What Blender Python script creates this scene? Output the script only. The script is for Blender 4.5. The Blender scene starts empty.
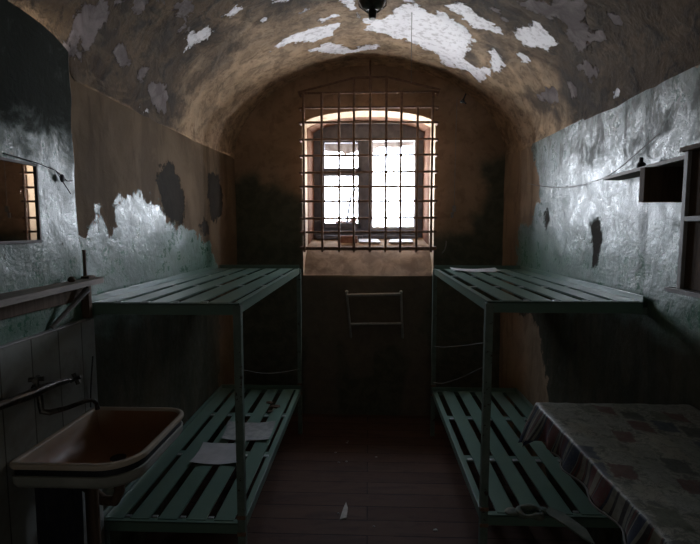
import bpy, bmesh, math, random
from mathutils import Vector, Matrix, noise
random.seed(7)
SC = bpy.context.scene
COL = SC.collection
# room: x -1.26..1.26, y to 4.4 (window wall), barrel vault above z 2.37
HW, RISE, SPR = 1.26, 0.82, 2.37
YB = 4.40          # window wall
YF = -1.2          # wall behind the camera

PEEL_WHITE = [[(-0.151,3.166),(-0.049,3.39),(-0.012,3.643),(0.091,3.716),(0.219,3.759),(0.287,3.812),(0.431,3.883),(0.534,4.09),(0.633,4.039),(0.518,3.405),(0.403,3.336),(0.317,3.261),(0.236,3.178),(0.189,3.146),(0.169,3.247),(0.118,3.335),(0.065,3.449),(-0.049,3.417),(-0.083,3.255),(-0.079,3.115),(-0.139,3.101)],[(0.356,3.198),(0.434,3.249),(0.509,3.314),(0.587,3.363),(0.599,3.478),(0.601,3.612),(0.605,3.756),(0.675,3.835),(0.743,3.809),(0.786,3.653),(0.732,3.501),(0.743,3.403),(0.843,3.5),(0.862,3.621),(0.819,3.743),(0.816,4.023),(0.689,3.969),(0.604,4.064),(0.452,3.869),(0.406,3.605)],[(0.374,3.038),(0.481,3.042),(0.622,3.109),(0.729,3.14),(0.754,3.192),(0.651,3.229),(0.569,3.276),(0.487,3.19),(0.393,3.108)],[(0.751,3.07),(0.82,2.947),(0.862,2.834),(0.957,2.859),(1.013,2.893),(0.992,3.04),(0.917,3.115),(0.847,3.156)],[(0.857,3.299),(0.952,3.225),(0.963,3.308),(0.916,3.328)],[(-0.592,3.617),(-0.524,3.503),(-0.419,3.468),(-0.307,3.485),(-0.245,3.474),(-0.158,3.515),(-0.228,3.666),(-0.34,3.725),(-0.468,3.583)],[(-0.373,3.825),(-0.247,3.79),(-0.102,3.997),(0.009,3.926),(0.079,3.893),(0.054,3.985),(-0.058,4.055),(-0.172,4.073),(-0.304,3.955)],[(-0.268,3.393),(-0.17,3.354),(-0.177,3.393),(-0.253,3.448)],[(-0.355,3.231),(-0.328,3.21),(-0.328,3.26),(-0.345,3.279)],[(-0.57,3.137),(-0.541,3.128),(-0.566,3.195)],[(-0.709,2.873),(-0.646,2.839),(-0.65,2.891),(-0.705,2.933)],[(-0.482,2.92),(-0.401,2.986),(-0.404,3.032),(-0.475,2.983)],[(-1.017,2.874),(-0.935,2.807),(-0.89,2.853),(-0.839,2.852),(-0.839,2.951),(-0.905,2.945),(-0.965,2.92)],[(-1.513,2.668),(-1.505,2.716),(-1.481,2.791),(-1.551,2.702)],[(1.469,2.608),(1.479,2.517),(1.505,2.556)]]
PEEL_DULL = [[(0.688,2.765),(0.789,2.774),(0.883,2.712),(0.988,2.684),(1.017,2.78),(1.07,2.76),(1.141,2.755),(1.196,2.701),(1.141,2.595),(1.087,2.602),(1.012,2.599),(0.947,2.455),(0.938,2.448)],[(1.21,2.842),(1.186,2.7),(1.306,2.661),(1.337,2.755),(1.289,2.8)],[(1.037,2.392),(1.071,2.373),(1.16,2.348),(1.147,2.402),(1.1,2.407)],[(1.104,2.582),(1.146,2.491),(1.187,2.493),(1.135,2.597)],[(1.186,3.467),(1.184,3.272),(1.244,3.212),(1.382,3.194),(1.329,3.271)],[(1.214,3.064),(1.259,2.998),(1.375,2.972),(1.337,3.029)],[(0.552,2.903),(0.641,2.928),(0.725,3.026),(0.661,3.003),(0.589,2.973)],[(-0.895,2.51),(-0.853,2.494),(-0.803,2.561),(-0.869,2.671),(-0.928,2.755),(-0.957,2.718),(-0.908,2.675)],[(-1.297,2.326),(-1.251,2.378),(-1.295,2.476),(-1.343,2.439)],[(-1.355,2.738),(-1.317,2.792),(-1.283,2.91),(-1.313,2.958),(-1.451,3.005),(-1.475,2.906),(-1.423,2.821)],[(-1.32,2.584),(-1.255,2.62),(-1.258,2.675),(-1.33,2.629)],[(-1.233,2.002),(-1.17,2.007),(-1.107,2.108),(-1.159,2.168),(-1.222,2.16),(-1.305,2.142),(-1.364,2.128),(-1.317,2.076),(-1.279,2.016)],[(-1.08,2.151),(-0.996,2.285),(-1.033,2.351),(-1.063,2.337),(-1.057,2.247),(-1.104,2.19)],[(-1.395,1.981),(-1.325,2.014),(-1.3,2.043),(-1.364,2.053),(-1.42,2.052),(-1.434,2.013)],[(-1.407,2.098),(-1.395,2.125),(-1.427,2.133),(-1.439,2.1)],[(-0.966,2.33),(-0.911,2.413),(-0.934,2.432),(-0.976,2.363)],[(-1.434,2.449),(-1.418,2.49),(-1.446,2.487)],[(-0.949,2.631),(-0.937,2.661),(-0.958,2.681)]]
SOOT = [[(0.563,3.903),(0.612,3.594),(0.709,3.699),(0.757,3.963),(0.666,4.043)],[(1.15,3.03),(1.312,2.901),(1.55,2.732),(1.321,3.198)],[(1.082,3.679),(1.273,3.615),(1.444,3.262),(1.256,3.346),(1.11,3.506)],[(-1.398,1.963),(-1.316,2.033),(-1.406,2.175)],[(0.535,3.21),(0.676,3.283),(0.823,3.413),(0.839,3.585),(0.716,3.489)]]
L_PAINT = [[(2.011,1.726),(2.121,1.724),(2.164,1.851),(2.222,1.863),(2.258,1.784),(2.332,1.701),(2.381,1.71),(2.333,1.819),(2.441,1.954),(2.557,1.963),(2.682,1.934),(2.847,1.915),(2.941,1.852),(3.041,1.792),(3.258,1.78),(3.488,1.767),(3.524,1.701),(3.743,1.65),(3.878,1.483),(3.93,1.161),(3.889,0.315),(3.84,-.3),(1.9,-.3)]]
L_HOLLOW = [[(2.907,2.14),(3.029,2.199),(3.182,2.11),(3.275,1.985),(3.242,1.801),(3.058,1.798),(2.93,1.901),(2.858,2.045)],[(3.741,2.193),(3.938,2.232),(4.058,2.08),(4.014,1.869),(3.829,1.808),(3.746,1.978)],[(3.554,1.805),(3.712,1.837),(3.751,1.744),(3.632,1.699)]]
R_PAINT = [[(3.849,2.439),(3.765,2.275),(3.606,2.167),(3.644,1.93),(3.762,1.806),(4.026,1.776),(4.058,1.577),(4.051,1.241),(3.905,1.097),(3.513,1.053),(3.39,0.826),(3.307,0.564),(3.3,-.3),(-2,-.3),(-2,2.6),(1.938,2.42),(3.6,2.48)]]
R_HOLLOW = [[(2.789,1.777),(2.697,1.804),(2.653,1.706),(2.686,1.574),(2.751,1.512),(2.754,1.665)],[(3.496,1.874),(3.423,1.899),(3.395,1.801),(3.467,1.774)],[(2.972,1.037),(2.931,1.06),(2.899,1.025),(2.939,1.002)]]
B_PAINT = [[(-1.309,2.152),(-1.17,2.214),(-1.031,2.268),(-0.968,2.151),(-0.848,2.195),(-0.712,2.087),(-0.566,2.014),(-0.572,1.327),(0.568,1.331),(0.563,1.669),(0.788,1.715),(0.941,1.724),(0.928,1.868),(1.026,1.904),(1.076,2.046),(1.027,2.206),(0.989,2.33),(1.347,2.45),(1.429,-0.125),(-1.365,-0.17)]]
B_WORN = [[(-0.6,1.318),(0.605,1.322),(0.607,1.193),(0.484,0.819),(0.579,0.631),(0.607,-0.021),(0.307,-0.026),(0.376,0.534),(0.254,0.675),(0.069,0.607),(0.042,0.387),(-0.165,0.336),(-0.212,0.671),(-0.305,0.813),(-0.26,-0.034),(-0.593,-0.039)]]


# ------------------------------------------------------------------ helpers
def sd(poly, px, py):
    """signed distance to a polygon, positive inside"""
    best = 1e9; inside = False; n = len(poly); j = n-1
    for i in range(n):
        xi, yi = poly[i]; xj, yj = poly[j]
        if ((yi > py) != (yj > py)) and (px < (xj-xi)*(py-yi)/(yj-yi)+xi): inside = not inside
        dx, dy = xj-xi, yj-yi
        L = dx*dx+dy*dy or 1e-9
        t = max(0, min(1, ((px-xi)*dx+(py-yi)*dy)/L))
        d = (px-xi-t*dx)**2+(py-yi-t*dy)**2
        if d < best: best = d
        j = i
    best = math.sqrt(best)
    return best if inside else -best
def boxes(polys, pad=.3):
    return [(p, min(a for a, b in p)-pad, max(a for a, b in p)+pad, min(b for a, b in p)-pad, max(b for a, b in p)+pad) for p in polys]
def field(bx, u, v):
    m = -.3
    for p, a, b, c, d in bx:
        if a < u < b and c < v < d: m = max(m, sd(p, u, v))
    return m

class MB:
    """collects shapes given in place coordinates, links them as one mesh object"""
    def __init__(s): s.bm = bmesh.new()
    def box(s, x0, x1, y0, y1, z0, z1, bev=0, rot=None, about=None):
        b = bmesh.new()
        bmesh.ops.create_cube(b, size=1)
        for v in b.verts:
            v.co = Vector(((x0+x1)/2+v.co.x*(x1-x0), (y0+y1)/2+v.co.y*(y1-y0), (z0+z1)/2+v.co.z*(z1-z0)))
        if bev: bmesh.ops.bevel(b, geom=b.edges[:], offset=bev, segments=2, affect='EDGES', profile=.6)
        if rot is not None:
            c = Vector(about) if about else Vector(((x0+x1)/2, (y0+y1)/2, (z0+z1)/2))
            for v in b.verts: v.co = rot @ (v.co-c) + c
        s.add(b); return s
    def add(s, b):
        me = bpy.data.meshes.new('t'); b.to_mesh(me); b.free(); s.bm.from_mesh(me); bpy.data.meshes.remove(me)
    def tube(s, pts, r, seg=8, cap=True):
        pts = [Vector(p) for p in pts]; n = len(pts)
        rs = r if isinstance(r, (list, tuple)) else [r]*n
        rings = []; up = None
        for i, p in enumerate(pts):
            t = (pts[min(i+1, n-1)]-pts[max(i-1, 0)]).normalized()
            if up is None:
                up = Vector((0, 0, 1)) if abs(t.z) < .9 else Vector((1, 0, 0))
            a = t.cross(up).normalized(); b = a.cross(t).normalized(); up = b
            rings.append([s.bm.verts.new(p+(a*math.cos(2*math.pi*k/seg)+b*math.sin(2*math.pi*k/seg))*rs[i]) for k in range(seg)])
        for i in range(n-1):
            for k in range(seg):
                s.bm.faces.new((rings[i][k], rings[i][(k+1) % seg], rings[i+1][(k+1) % seg], rings[i+1][k]))
        if cap: s.bm.faces.new(rings[0][::-1]); s.bm.faces.new(rings[-1])
        return s
    def loft(s, rings, close_first=False, close_last=False, cyclic=True):
        R = [[s.bm.verts.new(p) for p in r] for r in rings]
        n = len(R[0])
        for i in range(len(R)-1):
            for k in range(n if cyclic else n-1):
                s.bm.faces.new((R[i][k], R[i][(k+1) % n], R[i+1][(k+1) % n], R[i+1][k]))
        if close_first: s.bm.faces.new(R[0][::-1])
        if close_last: s.bm.faces.new(R[-1])
        return s
    def lathe(s, prof, c, seg=24):
        return s.loft([[(c[0]+r*math.cos(2*math.pi*k/seg), c[1]+r*math.sin(2*math.pi*k/seg), c[2]+z) for k in range(seg)] for r, z in prof], True, True)
    def ball(s, c, r, sx=1, sy=1, sz=1, sub=2, rough=0):
        b = bmesh.new(); bmesh.ops.create_icosphere(b, subdivisions=sub, radius=1)
        for v in b.verts:
            k = 1+rough*noise.noise(v.co*2.3+Vector(c)*9)
            v.co = Vector((c[0]+v.co.x*r*sx*k, c[1]+v.co.y*r*sy*k, c[2]+v.co.z*r*sz*k))
        s.add(b); return s
    def slab(s, pts, th):
        """a flat outline with real thickness; pts are top points in order"""
        n = len(pts)
        top = [s.bm.verts.new(p) for p in pts]; bot = [s.bm.verts.new((p[0]+th[0], p[1]+th[1], p[2]+th[2])) for p in pts]
        s.bm.faces.new(top); s.bm.faces.new(bot[::-1])
        for i in range(n): s.bm.faces.new((top[i], bot[i], bot[(i+1) % n], top[(i+1) % n]))
        return s
    def build(s, name, m, parent=None, base=None, smooth=None):
        bmesh.ops.recalc_face_normals(s.bm, faces=s.bm.faces[:])
        me = bpy.data.meshes.new(name)
        o = bpy.data.objects.new(name, me); COL.objects.link(o)
        loc = Vector((0, 0, 0))
        if parent is not None:
            p = parent; w = Vector((0, 0, 0))
            while p is not None: w += p.location; p = p.parent
            for v in s.bm.verts: v.co -= w
            o.parent = parent
        elif base is not None:
            for v in s.bm.verts: v.co -= Vector(base)
            o.location = base
        s.bm.to_mesh(me); s.bm.free()
        me.materials.append(m)
        if smooth is not None:
            for p in me.polygons: p.use_smooth = True
            me.set_sharp_from_angle(angle=math.radians(smooth))
        return o

def tag(o, label, cat, group=None):
    o['label'] = label; o['category'] = cat
    if group: o['group'] = group
    return o
def thing(name, loc, label, cat, group=None):
    o = bpy.data.objects.new(name, None); COL.objects.link(o); o.location = loc; o.empty_display_size = .1
    return tag(o, label, cat, group)
def struct(o, label=None):
    o['kind'] = 'structure'
    if label: o['label'] = label
    return o

# ------------------------------------------------------------------ node helper
class NM:
    def __init__(s, name):
        s.m = bpy.data.materials.new(name); s.m.use_nodes = True
        s.t = s.m.node_tree; s.n = s.t.nodes; s.b = s.n['Principled BSDF']
        s.co = s.n.new('ShaderNodeTexCoord').outputs['Object']
    def put(s, sock, v):
        if hasattr(v, 'is_linked') or hasattr(v, 'links'): s.t.links.new(v, sock)
        else:
            if isinstance(v, (tuple, list)) and len(v) == 3 and sock.type == 'RGBA': v = (*v, 1)
            sock.default_value = v
    def math(s, op, a, b=0, c=0, clamp=False):
        n = s.n.new('ShaderNodeMath'); n.operation = op; n.use_clamp = clamp
        s.put(n.inputs[0], a); s.put(n.inputs[1], b); s.put(n.inputs[2], c); return n.outputs[0]
    def noise(s, scale, detail=5, rough=.55, dist=0, stretch=None, off=(0, 0, 0)):
        n = s.n.new('ShaderNodeTexNoise'); n.inputs['Scale'].default_value = scale
        n.inputs['Detail'].default_value = detail; n.inputs['Roughness'].default_value = rough; n.inputs['Distortion'].default_value = dist
        mp = s.n.new('ShaderNodeMapping'); s.put(mp.inputs['Vector'], s.co)
        mp.inputs['Location'].default_value = off
        if stretch: mp.inputs['Scale'].default_value = stretch
        s.put(n.inputs['Vector'], mp.outputs[0]); return n.outputs['Fac']
    def voro(s, scale, feature='F1', metric='EUCLIDEAN', stretch=None, out='Distance', rnd=1):
        n = s.n.new('ShaderNodeTexVoronoi'); n.feature = feature; n.distance = metric
        n.inputs['Scale'].default_value = scale; n.inputs['Randomness'].default_value = rnd
        mp = s.n.new('ShaderNodeMapping'); s.put(mp.inputs['Vector'], s.co)
        if stretch: mp.inputs['Scale'].default_value = stretch
        s.put(n.inputs['Vector'], mp.outputs[0]); return n.outputs[out]
    def ramp(s, v, stops, interp='LINEAR'):
        n = s.n.new('ShaderNodeValToRGB'); n.color_ramp.interpolation = interp; e = n.color_ramp.elements
        while len(e) < len(stops): e.new(.5)
        for k, (p, c) in enumerate(stops):
            e[k].position = p; e[k].color = (*c, 1) if isinstance(c, (tuple, list)) else (c, c, c, 1)
        s.put(n.inputs[0], v); return n.outputs[0]
    def step(s, v, a, b):
        n = s.n.new('ShaderNodeMapRange'); n.interpolation_type = 'SMOOTHSTEP'
        s.put(n.inputs[0], v); n.inputs[1].default_value = a; n.inputs[2].default_value = b; return n.outputs[0]
    def mix(s, f, a, b, mode='MIX'):
        n = s.n.new('ShaderNodeMix'); n.data_type = 'RGBA'; n.blend_type = mode
        s.put(n.inputs[0], f); s.put(n.inputs[6], a); s.put(n.inputs[7], b); return n.outputs[2]
    def fmix(s, f, a, b):
        n = s.n.new('ShaderNodeMix'); n.data_type = 'FLOAT'
        s.put(n.inputs[0], f); s.put(n.inputs[2], a); s.put(n.inputs[3], b); return n.outputs[0]
    def attr(s, name):
        n = s.n.new('ShaderNodeAttribute'); n.attribute_name = name; return n.outputs['Fac']
    def mask(s, name, amp=.1, edge=.006, scale=9, off=(0, 0, 0), detail=8):
        nz = s.math('SUBTRACT', s.noise(scale, detail, .65, .3, off=off), .5)
        return s.step(s.math('MULTIPLY_ADD', nz, amp, s.attr(name)), -edge, edge)
    def bump(s, h, strength=.4, dist=.02, normal=None):
        n = s.n.new('ShaderNodeBump'); n.inputs['Strength'].default_value = strength; n.inputs['Distance'].default_value = dist
        s.put(n.inputs['Height'], h)
        if normal is not None: s.put(n.inputs['Normal'], normal)
        return n.outputs[0]
    def fin(s, color, rough=.8, metal=0, normal=None, spec=.5, coat=None):
        s.put(s.b.inputs['Base Color'], color); s.put(s.b.inputs['Roughness'], rough); s.put(s.b.inputs['Metallic'], metal)
        s.put(s.b.inputs['Specular IOR Level'], spec)
        if normal is not None: s.put(s.b.inputs['Normal'], normal)
        return s.m

def simple(name, c1, c2, scale=12, rough=.6, metal=0, bump=.15, spec=.5, dist=.004, stretch=None, rough2=None, spots=None):
    k = NM(name); f = k.noise(scale, 6, .6, .4, stretch=stretch); col = k.mix(k.step(f, .35, .65), c1, c2)
    if spots:
        g = k.step(k.noise(scale*1.7, 7, .7, off=(3, 1, 2)), spots[1], spots[1]+.04); col = k.mix(g, col, spots[0])
    r = k.fmix(f, rough, rough2 if rough2 is not None else rough)
    return k.fin(col, r, metal, k.bump(f, bump, dist), spec)

# ------------------------------------------------------------------ materials
def m_ceiling():
    k = NM('vault_plaster')
    n1 = k.noise(1.6, 8, .6, .8); n2 = k.noise(7, 8, .65, .6, off=(5, 2, 1)); n3 = k.noise(40, 5, .6)
    base = k.ramp(n1, [(.3, (.046, .028, .015)), (.5, (.088, .055, .030)), (.68, (.145, .093, .052))])
    base = k.mix(k.step(n2, .5, .62), base, (.036, .024, .014))
    sweep = k.noise(5, 7, .6, 1.2, stretch=(1, .45, 1), off=(1, 7, 3))
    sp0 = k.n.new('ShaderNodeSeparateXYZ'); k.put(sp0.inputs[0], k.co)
    bare_bounce = k.step(k.math('MULTIPLY_ADD', k.math('SUBTRACT', n1, .5), 1.6, sp0.outputs[1]), 2.9, 3.5)  # scraped plaster, its colour lightened toward the window to imitate bounced light
    base = k.mix(k.math('MULTIPLY', bare_bounce, .95), base, k.mix(k.step(n2, .35, .62), (.50, .34, .21), (.25, .17, .105)))
    base = k.mix(k.math('MULTIPLY', k.math('MULTIPLY', k.step(sweep, .52, .62), .55), k.fmix(bare_bounce, .25, 1)), base, (.42, .30, .19))
    n4 = k.noise(15, 9, .75, .5, off=(8, 1, 6))
    base = k.mix(k.math('MULTIPLY', k.step(n4, .50, .58), .55), base, k.mix(.62, base, (0, 0, 0)))
    base = k.mix(k.math('MULTIPLY', k.step(k.noise(4, 9, .7, 1.5, off=(2, 8, 6)), .56, .60), .45), base, k.mix(bare_bounce, (.13, .095, .065), (.45, .33, .22)))
    base = k.mix(k.math('MULTIPLY', k.mask('soot', .25, .05), .75), base, (.035, .028, .024))
    base = k.mix(k.math('MULTIPLY', k.attr('green'), 1), base, (.03, .036, .028))
    d = k.mask('dull', .26, .006, 8, off=(4, 4, 4)); w = k.mask('white', .22, .005, 12)
    dc = k.mix(k.step(n2, .4, .6), (.15, .12, .118), (.25, .21, .208))
    wc = k.mix(k.step(k.noise(22, 8, .7), .5, .6), (.90, .88, .93), (.62, .59, .63))
    fl = k.step(k.noise(12, 9, .75, 1.0, off=(9, 9, 2)), .665, .675)
    base = k.mix(k.math('MULTIPLY', fl, .7), base, (.24, .20, .19))
    base = k.mix(d, base, dc); base = k.mix(w, base, wc)
    h = k.math('ADD', k.math('MULTIPLY', n2, .6), k.math('MULTIPLY', n3, .12))
    h = k.math('SUBTRACT', h, k.math('MULTIPLY', k.math('MAXIMUM', d, w), .5))
    return k.fin(base, k.fmix(w, .7, .5), 0, k.bump(h, .9, .03), k.fmix(w, .10, .4))
def m_wall(name, paint_up, paint_lo, plaster, z_mid=1.75, gloss=.3, side='l'):
    k = NM(name)
    sep = k.n.new('ShaderNodeSeparateXYZ'); k.put(sep.inputs[0], k.co); z = sep.outputs[2]
    n1 = k.noise(2.2, 8, .6, .6); n2 = k.noise(9, 8, .7, .5, off=(2, 5, 1)); n3 = k.noise(45, 6, .65); nv = k.noise(6, 7, .6, .6, stretch=(1, 1, .25), off=(4, 1, 1))
    pl = k.mix(k.step(n1, .35, .65), plaster, tuple(c*1.5 for c in plaster))
    pl = k.mix(k.math('MULTIPLY', k.step(nv, .5, .62), .5), pl, tuple(c*.6 for c in plaster))
    p = k.mask('paint', .32, .008, 10)
    zz = k.math('MULTIPLY_ADD', k.math('SUBTRACT', n1, .5), .5, z)
    pc = k.mix(k.step(zz, z_mid-.2, z_mid+.15), paint_lo, paint_up)
    pc = k.mix(k.math('MULTIPLY', k.step(n2, .47, .6), .5), pc, tuple(c*.55 for c in paint_lo))
    pc = k.mix(k.step(zz, 1.42, 1.22), pc, k.mix(k.step(nv, .4, .6), (.050, .048, .028), (.080, .070, .043)))
    chip = k.step(k.noise(13, 9, .72, 1.0, off=(7, 7, 7)), .655, .67)
    pc = k.mix(k.math('MULTIPLY', chip, .8), pc, tuple(c*.5 for c in plaster))
    chip2 = k.math('MULTIPLY', k.step(k.noise(8, 9, .72, 1.2, stretch=(1, 1, .5), off=(1, 17, 7)), .66, .675), k.step(zz, z_mid-.25, z_mid))
    pc = k.mix(chip2, pc, (.42, .44, .46))
    col = k.mix(p, pl, pc)
    gz = k.step(k.math('MULTIPLY_ADD', k.math('SUBTRACT', n2, .5), .5, z), 2.05, 2.25)
    gr = k.math('MULTIPLY', k.step(k.noise(7, 9, .75, .9, stretch=(1, 1, .45), off=(3, 13, 2)), .47, .57), k.fmix(gz, .12, .85))
    col = k.mix(k.math('MULTIPLY', gr, p), col, (.050, .058, .046))
    h = k.mask('hollow', .22, .012, 12)
    col = k.mix(h, col, k.mix(n2, (.03, .028, .024), (.075, .062, .05)))
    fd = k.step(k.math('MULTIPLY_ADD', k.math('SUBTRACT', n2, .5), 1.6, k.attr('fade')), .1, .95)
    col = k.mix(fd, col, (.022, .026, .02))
    rg = k.math('MULTIPLY_ADD', k.math('SUBTRACT', n2, .5), .9, gloss)
    rg = k.math('MULTIPLY_ADD', k.math('SUBTRACT', k.noise(26, 8, .75, .8, off=(6, 1, 9)), .5), .8, rg, True)
    rg = k.math('MAXIMUM', rg, .16)
    rg = k.math('ADD', rg, k.math('MULTIPLY', k.math('MAXIMUM', chip, chip2), .25))
    rg = k.math('ADD', rg, k.math('MULTIPLY', k.step(zz, 1.42, 1.22), .45))
    rg = k.math('ADD', rg, k.math('MULTIPLY', gr, .35))
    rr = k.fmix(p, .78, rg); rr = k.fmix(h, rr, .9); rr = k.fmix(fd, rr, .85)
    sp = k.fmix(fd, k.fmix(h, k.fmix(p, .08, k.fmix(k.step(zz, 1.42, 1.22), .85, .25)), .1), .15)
    hh = k.math('ADD', k.math('MULTIPLY', n1, .7), k.math('MULTIPLY', n2, .55))
    hh = k.math('ADD', hh, k.math('MULTIPLY', nv, .25))
    hh = k.math('ADD', hh, k.math('MULTIPLY', n3, .11))
    hh = k.math('ADD', hh, k.math('MULTIPLY', p, .10))
    hh = k.math('SUBTRACT', hh, k.math('MULTIPLY', chip, .15))
    hh = k.math('SUBTRACT', hh, k.math('MULTIPLY', h, .8))
    return k.fin(col, rr, 0, k.bump(hh, .7, .015), sp)
def m_back():
    k = NM('window_wall_plaster')
    n1 = k.noise(2.6, 8, .6, .6); n2 = k.noise(10, 7, .65, .5, off=(2, 5, 1)); n3 = k.noise(40, 5, .6)
    pl = k.mix(k.step(n1, .35, .65), (.33, .22, .135), (.46, .31, .20))
    pl = k.mix(k.math('MULTIPLY', k.step(n2, .5, .62), .35), pl, (.17, .11, .07))
    p = k.mask('paint', .22, .07, 5)
    pc = k.mix(k.step(n2, .4, .6), (.085, .090, .062), (.125, .120, .082))
    col = k.mix(p, pl, pc)
    w = k.mask('worn', .16, .03, 6, off=(3, 3, 3))
    col = k.mix(k.math('MULTIPLY', w, .75), col, k.mix(k.step(n2, .4, .6), (.20, .155, .115), (.15, .12, .09)))
    h = k.math('ADD', k.math('MULTIPLY', n2, .5), k.math('MULTIPLY', n3, .08))
    return k.fin(col, k.fmix(p, .8, .62), 0, k.bump(h, .5, .015), .35)
def m_reveal(name, c1, c2, s=8):
    return simple(name, c1, c2, s, .85, 0, .5, .3, .01)
def m_floor():
    k = NM('worn_floorboards')
    br = k.n.new('ShaderNodeTexBrick'); k.put(br.inputs['Vector'], k.co)
    br.inputs['Scale'].default_value = 1; br.inputs['Brick Width'].default_value = 1.9; br.inputs['Row Height'].default_value = .145
    br.inputs['Mortar Size'].default_value = .004; br.inputs['Mortar Smooth'].default_value = .3
    br.inputs['Color1'].default_value = (.075, .042, .030, 1); br.inputs['Color2'].default_value = (.10, .058, .042, 1); br.inputs['Mortar'].default_value = (.02, .013, .01, 1)
    n = k.noise(5, 8, .7, .6, stretch=(.5, 2.5, 1)); n2 = k.noise(3, 8, .7, .8)
    c = k.mix(k.math('MULTIPLY', k.step(n, .45, .65), .5), br.outputs['Color'], (.035, .023, .019))
    c = k.mix(k.math('MULTIPLY', k.step(n2, .5, .62), .45), c, (.085, .055, .042))
    ch = k.step(k.noise(24, 6, .7, off=(2, 2, 0)), .72, .74)
    c = k.mix(ch, c, (.2, .17, .15))
    h = k.math('SUBTRACT', k.math('MULTIPLY', n, .4), br.outputs['Fac'])
    return k.fin(c, k.fmix(n2, .6, .8), 0, k.bump(h, .5, .006), .15)
def m_tiles():
    k = NM('dirty_white_facing')
    sep = k.n.new('ShaderNodeSeparateXYZ'); k.put(sep.inputs[0], k.co)
    cb = k.n.new('ShaderNodeCombineXYZ'); k.put(cb.inputs[0], k.math('ADD', sep.outputs[1], .012)); k.put(cb.inputs[1], k.math('ADD', sep.outputs[2], .01))
    br = k.n.new('ShaderNodeTexBrick'); k.put(br.inputs['Vector'], cb.outputs[0]); br.offset = 0
    br.inputs['Scale'].default_value = 1; br.inputs['Brick Width'].default_value = .152; br.inputs['Row Height'].default_value = 1.5
    br.inputs['Mortar Size'].default_value = .003; br.inputs['Mortar Smooth'].default_value = .2
    br.inputs['Color1'].default_value = (.30, .31, .29, 1); br.inputs['Color2'].default_value = (.26, .275, .25, 1); br.inputs['Mortar'].default_value = (.05, .05, .045, 1)
    n = k.noise(5, 8, .65, .5)
    c = k.mix(k.math('MULTIPLY', k.step(n, .45, .7), .6), br.outputs['Color'], (.14, .13, .10))
    return k.fin(c, k.fmix(n, .25, .5), 0, k.bump(k.math('SUBTRACT', 1, br.outputs['Fac']), .5, .003), .5)
def m_cloth():
    k = NM('printed_tablecloth')
    sep = k.n.new('ShaderNodeSeparateXYZ'); k.put(sep.inputs[0], k.co)
    def cells(scale, stretch):
        n = k.n.new('ShaderNodeTexVoronoi'); n.distance = 'CHEBYCHEV'; n.inputs['Scale'].default_value = scale; n.inputs['Randomness'].default_value = .45
        mp = k.n.new('ShaderNodeMapping'); k.put(mp.inputs['Vector'], k.co); mp.inputs['Scale'].default_value = stretch; mp.inputs['Rotation'].default_value = (0, 0, .25)
        k.put(n.inputs['Vector'], mp.outputs[0]); return n
    v = cells(13, (1, .75, .6)); s1 = k.n.new('ShaderNodeSeparateColor'); k.put(s1.inputs[0], v.outputs['Color'])
    nf = k.noise(38, 6, .7, 1.0); nf2 = k.noise(20, 6, .7, 1.5, off=(4, 2, 1))
    base = k.mix(k.step(nf, .45, .6), (.32, .32, .265), (.13, .14, .115))
    patch = k.ramp(s1.outputs[0], [(0, (.12, .035, .03)), (.13, (.045, .06, .10)), (.22, (.06, .06, .05)), (.34, (.27, .28, .24)), (.8, (.33, .31, .25)), (.92, (.12, .13, .09))], 'CONSTANT')
    inside = k.step(k.math('ADD', v.outputs['Distance'], k.math('MULTIPLY', k.noise(9, 8, .75, 2), .75)), .82, .72)
    base = k.mix(k.math('MULTIPLY', inside, .85), base, patch)
    lines = k.step(k.math('ABSOLUTE', k.math('SUBTRACT', nf2, .5)), .02, .008)
    base = k.mix(k.math('MULTIPLY', lines, .6), base, (.06, .06, .06))
    # border stripes on the hanging edge
    w = k.n.new('ShaderNodeTexNoise'); w.noise_dimensions = '1D'; w.inputs['Scale'].default_value = 14; w.inputs['Detail'].default_value = 3; k.put(w.inputs['W'], k.math('ADD', sep.outputs[1], k.math('MULTIPLY', sep.outputs[2], .3)))
    st = k.ramp(w.outputs['Fac'], [(0, (.12, .035, .035)), (.42, (.035, .045, .08)), (.47, (.26, .26, .22)), (.51, (.05, .045, .05)), (.55, (.14, .05, .045)), (.60, (.26, .25, .20)), (.68, (.06, .06, .07))], 'CONSTANT')
    side = k.attr('hang')
    base = k.mix(k.step(side, .4, .6), base, k.mix(k.math('MULTIPLY', k.step(nf, .5, .6), .5), st, (.12, .12, .10)))
    return k.fin(base, k.fmix(nf, .35, .6), 0, k.bump(nf, .25, .004), .45)
def m_glass():
    k = NM('dusty_window_glass')
    tr = k.n.new('ShaderNodeBsdfTransparent'); tr.inputs[0].default_value = (.95, .97, 1, 1)
    gl = k.n.new('ShaderNodeBsdfGlossy'); gl.inputs['Roughness'].default_value = .05
    df = k.n.new('ShaderNodeBsdfDiffuse'); df.inputs[0].default_value = (.6, .6, .6, 1)
    m1 = k.n.new('ShaderNodeMixShader'); m1.inputs[0].default_value = .06
    k.t.links.new(tr.outputs[0], m1.inputs[1]); k.t.links.new(gl.outputs[0], m1.inputs[2])
    m2 = k.n.new('ShaderNodeMixShader'); k.put(m2.inputs[0], k.math('MULTIPLY', k.step(k.noise(6, 6, .6), .4, .8), .10))
    k.t.links.new(m1.outputs[0], m2.inputs[1]); k.t.links.new(df.outputs[0], m2.inputs[2])
    k.t.links.new(m2.outputs[0], k.n['Material Output'].inputs[0]); return k.m

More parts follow.
